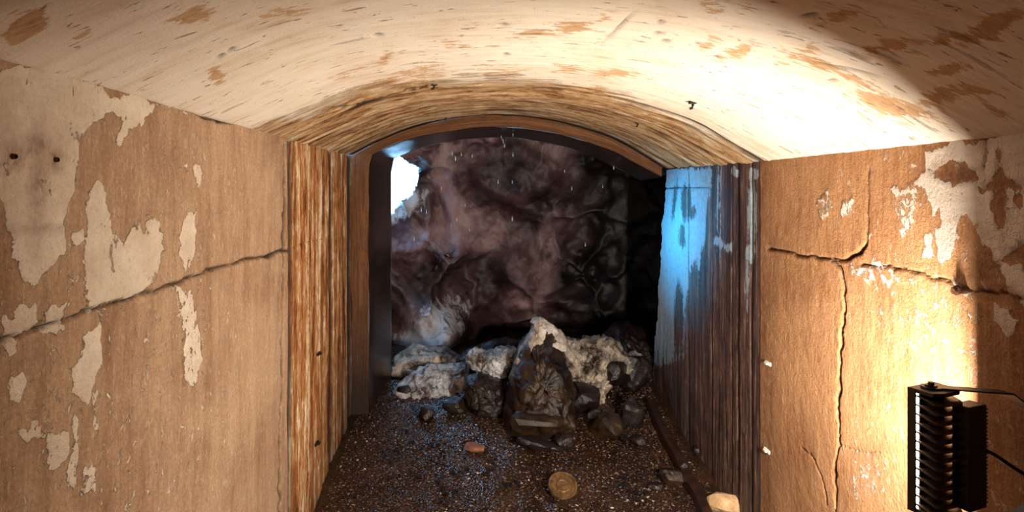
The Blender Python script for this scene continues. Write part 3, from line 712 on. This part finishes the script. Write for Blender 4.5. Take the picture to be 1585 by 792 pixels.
pts += [to_local((1.313, 1.44-.04*k, 1.01-.07*k)) for k in range(1, 10)]
tube(bm, pts, .0042); bm_obj('cable', bm, M_RUBBER, fl, True)
# the lamp's own light
ld = bpy.data.lights.new('lamp_light', 'AREA'); lo = bpy.data.objects.new('lamp_light', ld); COL.objects.link(lo)
ld.shape = 'RECTANGLE'; ld.size = BW-.016; ld.size_y = H-.03; ld.energy = LAMP_W; ld.color = (1.0, .93, .82)
lo.location = LO+ROT @ L(BW/2, BD+.001, H/2)
lo.rotation_euler = (ROT @ Matrix(((-1, 0, 0), (0, 0, -1), (0, -1, 0))).transposed()).to_euler()

# ------------------------------------------------------------------ ironwork on walls and vault
def wall_hit(px, py, X): y = X*F/(px-VX); return Vector((X, y, CZ-(py-VY)/F*y))
def clip(px, py, X, mat, name, label, cat, s):
    p = wall_hit(px, py, X); d = -1 if X > 0 else 1
    bm = bmesh.new(); add_box(bm, (0, 0, 0), (.010, .052, .016), bev=.002); add_box(bm, (d*.009, 0, 0), (.012, .026, .011), bev=.002)
    add_cyl(bm, (0, .018, 0), (d*.008, .018, 0), .0035, seg=8)
    o = bm_obj(name, bm, mat); o.location = p+Vector((d*.002, 0, 0)); o.scale = s; tag(o, label, cat); return o
clip(1190, 562, XR, M_CLIP, 'cable_clip', 'upper pale cable clip on the right reveal edge', 'clip', (1, 1, 1))
clip(1188, 697, XR, M_CLIP, 'cable_clip', 'lower pale cable clip on the right reveal edge', 'clip', (1, 1, 1))
clip(493, 547, XL, M_BLACKIRON, 'iron_clip', 'upper dark iron clip on the rusty left reveal', 'clip', (1, 1, 1))
clip(490, 686, XL, M_BLACKIRON, 'iron_clip', 'lower dark iron clip on the rusty left reveal', 'clip', (1, 1, 1))
for px_, py_, s_, lab in ((672, 130, 1.0, 'bent iron hook above the left end of the arch crack'), (690, 181, .9, 'small iron hook near the opening, left of the crown'),
                          (1072, 158, 1.1, 'bent iron hook on the bright right side of the vault'), (987, 190, .9, 'small iron hook near the opening, right of the crown')):
    p = hit_vault(px_, py_); bm = bmesh.new()
    add_box(bm, (0, 0, -.004), (.026, .022, .012), bev=.002); tube(bm, [(0, 0, 0), (0, -.002, -.016), (-.004, -.006, -.026), (-.012, -.008, -.028)], .005, 8)
    o = bm_obj('iron_hook', bm, M_BLACKIRON); o.location = p+Vector((0, 0, .004)); o.scale = (s_,)*3; tag(o, lab, 'hook', 'iron hooks in the vault')
for px_, py_, lab in ((18, 242, 'rusty socket in the left wall, farthest left'), (84, 247, 'rusty socket in the left wall nearer the peeled plaster')):
    p = wall_hit(px_, py_, XL); bm = bmesh.new(); n_ = 18
    r0 = [bm.verts.new((.006, .0078*math.cos(a), .0078*math.sin(a))) for a in [2*math.pi*k/n_ for k in range(n_)]]
    r1 = [bm.verts.new((.009, .0060*math.cos(a), .0060*math.sin(a))) for a in [2*math.pi*k/n_ for k in range(n_)]]
    r2 = [bm.verts.new((.004, .0042*math.cos(a), .0042*math.sin(a))) for a in [2*math.pi*k/n_ for k in range(n_)]]
    r3 = [bm.verts.new((-.004, .0078*math.cos(a), .0078*math.sin(a))) for a in [2*math.pi*k/n_ for k in range(n_)]]
    for A_, B_ in ((r3, r0), (r0, r1), (r1, r2)):
        for k in range(n_): bm.faces.new((A_[k], A_[(k+1) % n_], B_[(k+1) % n_], B_[k]))
    bm.faces.new(r2)
    o = bm_obj('wall_socket', bm, M_RUST); o.location = p; o.scale = (1, .72, .72); tag(o, lab, 'wall socket')
p = wall_hit(1496, 449, XR); bm = bmesh.new()
add_cyl(bm, (.01, 0, 0), (-.040, -.004, -.002), .010, .008, 12); add_box(bm, (-.012, .012, -.002), (.022, .034, .014), bev=.004); add_cyl(bm, (-.022, 0, 0), (-.030, 0, 0), .014, seg=6)
o = bm_obj('anchor_bolt', bm, M_RUST); o.location = p; tag(o, 'rusty bolt stub sticking out of the right wall above the floodlight', 'bolt')

# ------------------------------------------------------------------ rocks, snow and ice at the opening
def rock_mesh(name, r, seed, sub=3, planes=14, rough=.05):
    rng = np.random.RandomState(seed); bm = bmesh.new(); bmesh.ops.create_icosphere(bm, subdivisions=sub, radius=1)
    d = np.array([v.co[:] for v in bm.verts]); d /= np.linalg.norm(d, axis=1)[:, None]
    pn = rng.normal(size=(planes, 3)); pn /= np.linalg.norm(pn, axis=1)[:, None]; off = rng.uniform(.62, 1.0, planes)
    rad = np.full(len(d), 1.15)
    for n_, o_ in zip(pn, off):
        c = d @ n_; rad = np.where(c > .05, np.minimum(rad, o_/np.maximum(c, .05)), rad)
    rad = rad*(1+rough*fbm(d*1.0, 3.0, 3, seed))
    for v, c in zip(bm.verts, d*rad[:, None]*np.array(r)): v.co = c
    return bm
def rock(name, px_, py_, wpx, hpx, mat, seed, label, cat='stone', depth=.8, rot=0, group=None, sub=3, sink=.25, yoff=0, rough=.05, Y=None):
    """stone whose base pixel lies on the floor"""
    y = Y
    if y is None:
        y = 4.0
        for _ in range(40):
            x = (px_-VX)/F*y; y = .5*y+.5*(CZ-float(floor_z(x, y)))/((py_-VY)/F)
    x = (px_-VX)/F*y; rx = wpx/2/F*y; rz = hpx/2/F*y
    bm = rock_mesh(name, (rx*1.1, rx*depth, rz*1.15), seed, sub, rough=rough)
    o = bm_obj(name, bm, mat)
    o.rotation_euler = (0, math.radians(rot), 0)
    o.location = (x, y+rx*depth*.6+yoff, float(floor_z(x, y))+rz*(1-sink)); tag(o, label, cat, group); return o
def mound(name, outline, Y, T, mat, seed, label=None, cat=None, lean=.5, rough=.02, parent=None, rings=26, fine=1.0, jag=.012):
    """chunk with the outline seen from the tunnel and a rounded, leaning body of thickness T each way"""
    pts = [P(a, b, Y) for a, b in outline]; n_ = len(pts); dense = []
    for k in range(n_):
        for s_ in range(8):
            dense.append(pts[k].lerp(pts[(k+1) % n_], s_/8))
    R = np.array([p[:] for p in dense]); c = R.mean(0); zt = R[:, 2].max()
    m_ = len(R); rows = []
    for side in (-1, 1):
        rr = np.linspace(1, 0, rings) if side < 0 else np.linspace(0, 1, rings)
        for r in (rr[:-1] if side < 0 else rr[1:]):
            row = c+(R-c)*r; row[:, 1] += side*T*math.sqrt(max(0, 1-r**2.4)); rows.append(row)
    co = np.concatenate(rows); co[:, 1] -= lean*(zt-co[:, 2])
    dn = np.stack([fbm(co, 9*fine, 4, seed+k) for k in range(3)], 1)
    edge = np.concatenate([np.full(m_, 0.55 if i in (0, len(rows)-1) else 1.0) for i in range(len(rows))])
    hi = np.stack([1-2*np.abs(fbm(co, 15*fine, 4, seed+20+k, .6)) for k in range(3)], 1)
    co = co+dn*rough*edge[:, None]+hi*rough*.28*edge[:, None]+jag*np.stack([fbm(co*np.array([1, .3, 1]), 34, 3, seed+50+k, .7) for k in range(3)], 1)+.006*np.stack([fbm(co, 60, 2, seed+30+k) for k in range(3)], 1)
    q = [(i*m_+k, i*m_+(k+1) % m_, (i+1)*m_+(k+1) % m_, (i+1)*m_+k) for i in range(len(rows)-1) for k in range(m_)]
    base = np.array([c[0], c[1], R[:, 2].min()])
    if parent is not None: base = np.array(parent.location)
    o = mesh_np(name, co-base, np.array(q)[:, ::-1], mat, parent)
    if parent is None: o.location = base
    if label: tag(o, label, cat)
    return o
# central wet boulder with its ice ridge
big = mound('boulder', [(772, 652), (778, 610), (786, 575), (796, 548), (812, 524), (826, 508), (838, 500), (850, 508), (862, 525), (872, 548), (880, 580), (886, 615), (884, 650), (850, 662), (810, 664)], 4.62, .26, ROCKM[1], 3,
            'tall wet brown boulder standing in the middle of the opening', 'boulder', .42, .045)
mound('ice_ridge', [(792, 560), (802, 540), (814, 520), (824, 504), (820, 497), (832, 491), (842, 494), (856, 504), (868, 512), (876, 522), (880, 540), (868, 536), (856, 524), (840, 512), (828, 520), (812, 540), (800, 556)], 4.60, .13, M_ICECAP, 13, None, None, .42, .025, big)['label'] = 'pale clear ice along the boulder crest'
mound('snow_block', [(722, 546), (730, 538), (742, 542), (752, 549), (766, 544), (780, 540), (798, 541), (800, 552), (790, 566), (782, 580), (764, 584), (750, 580), (736, 572), (724, 566)], 4.78, .14, M_SNOW, 23, 'jagged snow block left of the tall boulder', 'snow', .4, .035, jag=.026)
mound('snow_slab', [(612, 594), (628, 580), (650, 568), (675, 563), (700, 562), (724, 562), (728, 576), (722, 592), (706, 606), (680, 610), (640, 606), (616, 602)], 5.05, .10, M_SNOW, 33, 'bluish snow slab lying beside the dark left jamb', 'snow', 1.1, .03, jag=.026)
mound('snow_drift', [(606, 572), (608, 552), (626, 540), (648, 534), (668, 538), (690, 536), (704, 546), (716, 556), (718, 570), (690, 576), (640, 580)], 5.45, .22, M_SNOWD, 93, 'low dirty snow drift behind the bluish slab', 'snow', .8, .04)
mound('boulder', [(700, 572), (706, 552), (722, 546), (745, 540), (765, 530), (800, 528), (830, 530), (835, 575), (700, 582)], 5.35, .25, ROCKM[0], 83, 'added black rock darkening the hollow behind the jagged snow block', 'boulder', .6, .05)  # rock added to put shade into the hollow as a black shape
mound('boulder', [(930, 520), (950, 505), (975, 500), (1000, 512), (1012, 540), (1010, 585), (940, 585)], 5.3, .25, ROCKM[0], 73, 'added black rock darkening the gap behind the muddy snow bank, rightmost in the opening', 'boulder', .6, .05)  # added like the rock before, a black shape for the shaded gap
mound('snow_bank', [(862, 530), (876, 521), (894, 524), (912, 521), (934, 523), (950, 526), (966, 542), (974, 560), (962, 572), (948, 578), (930, 592), (920, 606), (905, 612), (886, 600), (876, 575), (868, 552)], 4.86, .18, M_SNOWD, 43, 'mud-stained snow bank to the right of the tall boulder', 'snow', .7, .04, jag=.026)
mound('snow_crumb', [(972, 548), (984, 543), (992, 548), (990, 556), (1000, 564), (988, 566), (978, 560)], 4.85, .05, M_SNOW, 53, 'small snow lump near the foot of the right reveal', 'snow', .4, .012)
mound('boulder', [(716, 600), (722, 582), (738, 574), (756, 580), (776, 586), (784, 604), (782, 628), (762, 636), (734, 632), (718, 620)], 4.62, .16, ROCKM[0], 63, 'rounded black boulder under the jagged snow block', 'boulder', .4, .03)
R_ = [('boulder', 838, 662, 92, 52, 1, 7, 'low brown rock slab leaning on the front of the tall boulder', 'boulder', .9, 0),
      ('boulder', 905, 640, 60, 44, 0, 8, 'black rock to the right of the low brown slab', 'boulder', .9, 10),
      ('boulder', 950, 600, 52, 44, 0, 9, 'black rock embedded in the muddy snow bank', 'boulder', .8, -12),
      ('boulder', 985, 600, 50, 56, 0, 10, 'dark rock stacked against the foot of the right reveal', 'boulder', .9, 0),
      ('stone', 978, 660, 44, 46, 0, 11, 'upright dark stone with a bluish wet face on the right', 'stone', .7, 12),
      ('stone', 945, 678, 56, 34, 1, 12, 'broad brown stone in front of the upright dark stone', 'stone', .9, -8),
      ('stone', 838, 700, 64, 20, 0, 13, 'long flat black stone lying across the gravel', 'stone', .5, 14),
      ('stone', 872, 693, 34, 20, 0, 14, 'black stone touching the right end of the long flat stone', 'stone', .8, 0),
      ('stone', 735, 701, 34, 14, 2, 15, 'reddish flat stone alone on the bluish gravel', 'stone', .7, 0),
      ('stone', 1046, 752, 40, 24, 1, 16, 'brown stone near the timber edging on the right', 'stone', .8, 8),
      ('stone', 1060, 742, 14, 24, 0, 17, 'narrow dark stone standing behind the brown stone by the edging', 'stone', .7, 0),
      ('stone', 1138, 800, 62, 34, 3, 18, 'pale tan stone at the foot of the right reveal corner', 'stone', .8, 6),
      ('stone', 1166, 803, 40, 22, 3, 19, 'smaller pale tan stone touching the wall corner', 'stone', .8, 0),
      ('stone', 660, 652, 26, 22, 0, 20, 'black stone on the left gravel in front of the snow slab', 'stone', .8, 0),
      ('stone', 707, 640, 44, 26, 0, 21, 'wide black stone in front of the rounded black boulder', 'stone', .8, 0),
      ('stone', 755, 648, 48, 28, 0, 22, 'black stone between the rounded boulder and the tall boulder', 'stone', .8, 0),
      ('stone', 628, 612, 24, 16, 0, 24, 'dark stone at the tip of the bluish snow slab', 'stone', .8, 0),
      ('stone', 1020, 760, 26, 12, 0, 25, 'flat dark stone left of the brown stone by the edging', 'stone', .8, 0),
      ('stone', 925, 655, 30, 22, 0, 26, 'small black rock between the black rock and broad brown stone', 'stone', .8, 0),
      ('stone', 990, 690, 26, 16, 0, 27, 'low dark stone below the upright bluish stone', 'stone', .8, 0),
      ('stone', 1085, 705, 24, 16, 0, 29, 'dark stone resting between timber edging and right reveal', 'stone', .8, 0),
      ('stone', 912, 594, 22, 22, 0, 30, 'round black stone set in the middle of the muddy snow', 'stone', .8, 0)]
for nm, a, b, w, h, mi, sd, lab, cat, dep, rt in R_:
    o = rock(nm, a, b, w, h, ROCKM[mi], sd, lab, cat, dep, rt, rough=.07)
    if sd == 7: o.location.y -= .17; o.location.z -= .03
    if sd in (9, 10, 30):
        o.location = P(a, b-h*.45, 4.62 if sd != 10 else 4.75); o.location.y += .0
# small loose stones: too alike to tell apart
rng = random.Random(12); protos = [rock_mesh('s', (1, .8, .55), 200+k, 2) for k in range(5)]
pm = []
for k, b_ in enumerate(protos):
    me = bpy.data.meshes.new('stone'); bmesh.ops.recalc_face_normals(b_, faces=b_.faces); b_.to_mesh(me); b_.free(); me.materials.append(ROCKM[0 if k < 3 else 1]); pm.append(me)
for k in range(130):
    y = rng.uniform(3.3, 4.75); x = rng.uniform(-.55, 1.15)
    if math.hypot(x-.476, y-3.58) < .16 or (y > 4.12 and x > -.35): continue
    o = bpy.data.objects.new('small_stone', pm[rng.randrange(5)]); COL.objects.link(o); s_ = rng.uniform(.010, .027)
    o.scale = (s_,)*3; o.location = (x, y, float(floor_z(x, y))+s_*.25); o.rotation_euler = (rng.uniform(-.2, .2), rng.uniform(-.2, .2), rng.uniform(0, 6.3))
    tag(o, 'small dark loose stone lying on the wet gravel', 'stone', 'small loose stones on the gravel')
# gravel
rs = np.random.RandomState(6); NP = 30000
gy = 3.0+2.12*rs.rand(NP)**.9; gx = -.84+2.12*rs.rand(NP); gz = floor_z(gx, gy)
octv = np.array([(1, 0, 0), (-1, 0, 0), (0, 1, 0), (0, -1, 0), (0, 0, 1), (0, 0, -1)], float)
octf = np.array([(0, 2, 4), (2, 1, 4), (1, 3, 4), (3, 0, 4), (2, 0, 5), (1, 2, 5), (3, 1, 5), (0, 3, 5)])
size = .0028+.0066*rs.rand(NP)**2.6
an = rs.rand(NP)*6.28; sv = octv[None]*(.7+.6*rs.rand(NP, 6, 1))*np.array([1.15, .8, .42])
rx = sv[:, :, 0]*np.cos(an)[:, None]-sv[:, :, 1]*np.sin(an)[:, None]; ry = sv[:, :, 0]*np.sin(an)[:, None]+sv[:, :, 1]*np.cos(an)[:, None]
tl = rs.normal(size=(NP, 2))*.22; rz = sv[:, :, 2]+tl[:, :1]*rx+tl[:, 1:]*ry
vv = np.stack([rx, ry, rz], 2)*size[:, None, None]+np.stack([gx, gy, gz+size*.3], 1)[:, None, :]
tri = (octf[None]+6*np.arange(NP)[:, None, None]).reshape(-1, 3)
o = mesh_np('gravel', vv.reshape(-1, 3), None, M_PEB, None, dict(tone=np.repeat(rs.rand(NP), 6)), False, tri)
tag(o, 'wet glinting gravel strewn over the tunnel floor', 'gravel', kind='stuff')
# round lid
bm = bmesh.new()
prof_ = [(0, .004), (.030, .004), (.034, .007), (.040, .004), (.066, .004), (.070, .011), (.079, .012), (.082, .006), (.082, -.012)]
prev = None; seg = 48
for r_, z_ in prof_:
    cur = [bm.verts.new((r_*math.cos(6.28318*k/seg), r_*math.sin(6.28318*k/seg), z_)) for k in range(seg)] if r_ else [bm.verts.new((0, 0, z_))]
    if prev:
        for k in range(seg):
            if len(prev) == 1: bm.faces.new((prev[0], cur[k], cur[(k+1) % seg]))
            else: bm.faces.new((prev[k], cur[k], cur[(k+1) % seg], prev[(k+1) % seg]))
    prev = cur
bm.faces.new(prev[::-1])
lid = bm_obj('round_lid', bm, M_LID); p = P(871, 757, 3.58); lid.location = (p.x, 3.58, float(floor_z(p.x, 3.58))+.035)
lid.rotation_euler = (math.radians(34), math.radians(4), 0); tag(lid, 'round dull brown metal lid lying tilted on the gravel', 'lid')
# timber edging along the right reveal
bm = bmesh.new(); a = Vector((1.20, 4.45, .20)); b = Vector((1.16, 3.15, .02)); d_ = (b-a)
a.z = float(floor_z(a.x, a.y))+.03; b.z = float(floor_z(b.x, b.y))+.03; d_ = b-a
add_box(bm, (0, 0, 0), (.055, d_.length, .07), bev=.006)
bmesh.ops.subdivide_edges(bm, edges=[e for e in bm.edges if e.calc_length() > .5], cuts=30)
for v in bm.verts:
    q_ = np.array([v.co[:]]); v.co.x += .010*float(fbm(q_, 5, 3, 2)[0]); v.co.z += .012*float(fbm(q_, 6, 3, 4)[0])
tb = bm_obj('timber_edging', bm, M_WOOD); tb.location = (a+b)/2; tb.rotation_euler = d_.to_track_quat('Y', 'Z').to_euler()
tag(tb, 'wet dark timber lying along the foot of the right reveal', 'timber')
# drips falling from the frame
bm = bmesh.new(); bmesh.ops.create_icosphere(bm, subdivisions=2, radius=1)
for v in bm.verts:
    if v.co.z > 0: v.co.x *= (1-v.co.z*.75); v.co.y *= (1-v.co.z*.75); v.co.z *= 1.8
me = bpy.data.meshes.new('water_drop'); bm.to_mesh(me); bm.free(); me.materials.append(M_WATER)
for p_ in me.polygons: p_.use_smooth = True
drops = [(776, 212), (779, 219), (781, 226), (794, 209), (777, 216), (705, 246), (714, 239), (731, 242), (640, 322), (652, 325), (660, 328), (707, 340), (698, 349), (793, 339), (771, 282), (793, 282), (874, 265), (950, 260), (794, 240), (720, 318), (727, 356), (641, 370), (885, 292), (906, 379), (933, 289), (964, 231), (700, 238), (683, 292)]
for k, (a_, b_) in enumerate(drops):
    o = bpy.data.objects.new('water_drop', me); COL.objects.link(o); o.location = P(a_, b_, 4.78+.25*((k*7) % 5)/5); s_ = .0034+.0016*((k*3) % 4)/3
    o.scale = (s_*.6, s_*.6, s_*3.0); tag(o, 'falling water drop glinting in front of the dark ice', 'water drop', 'falling water drops')
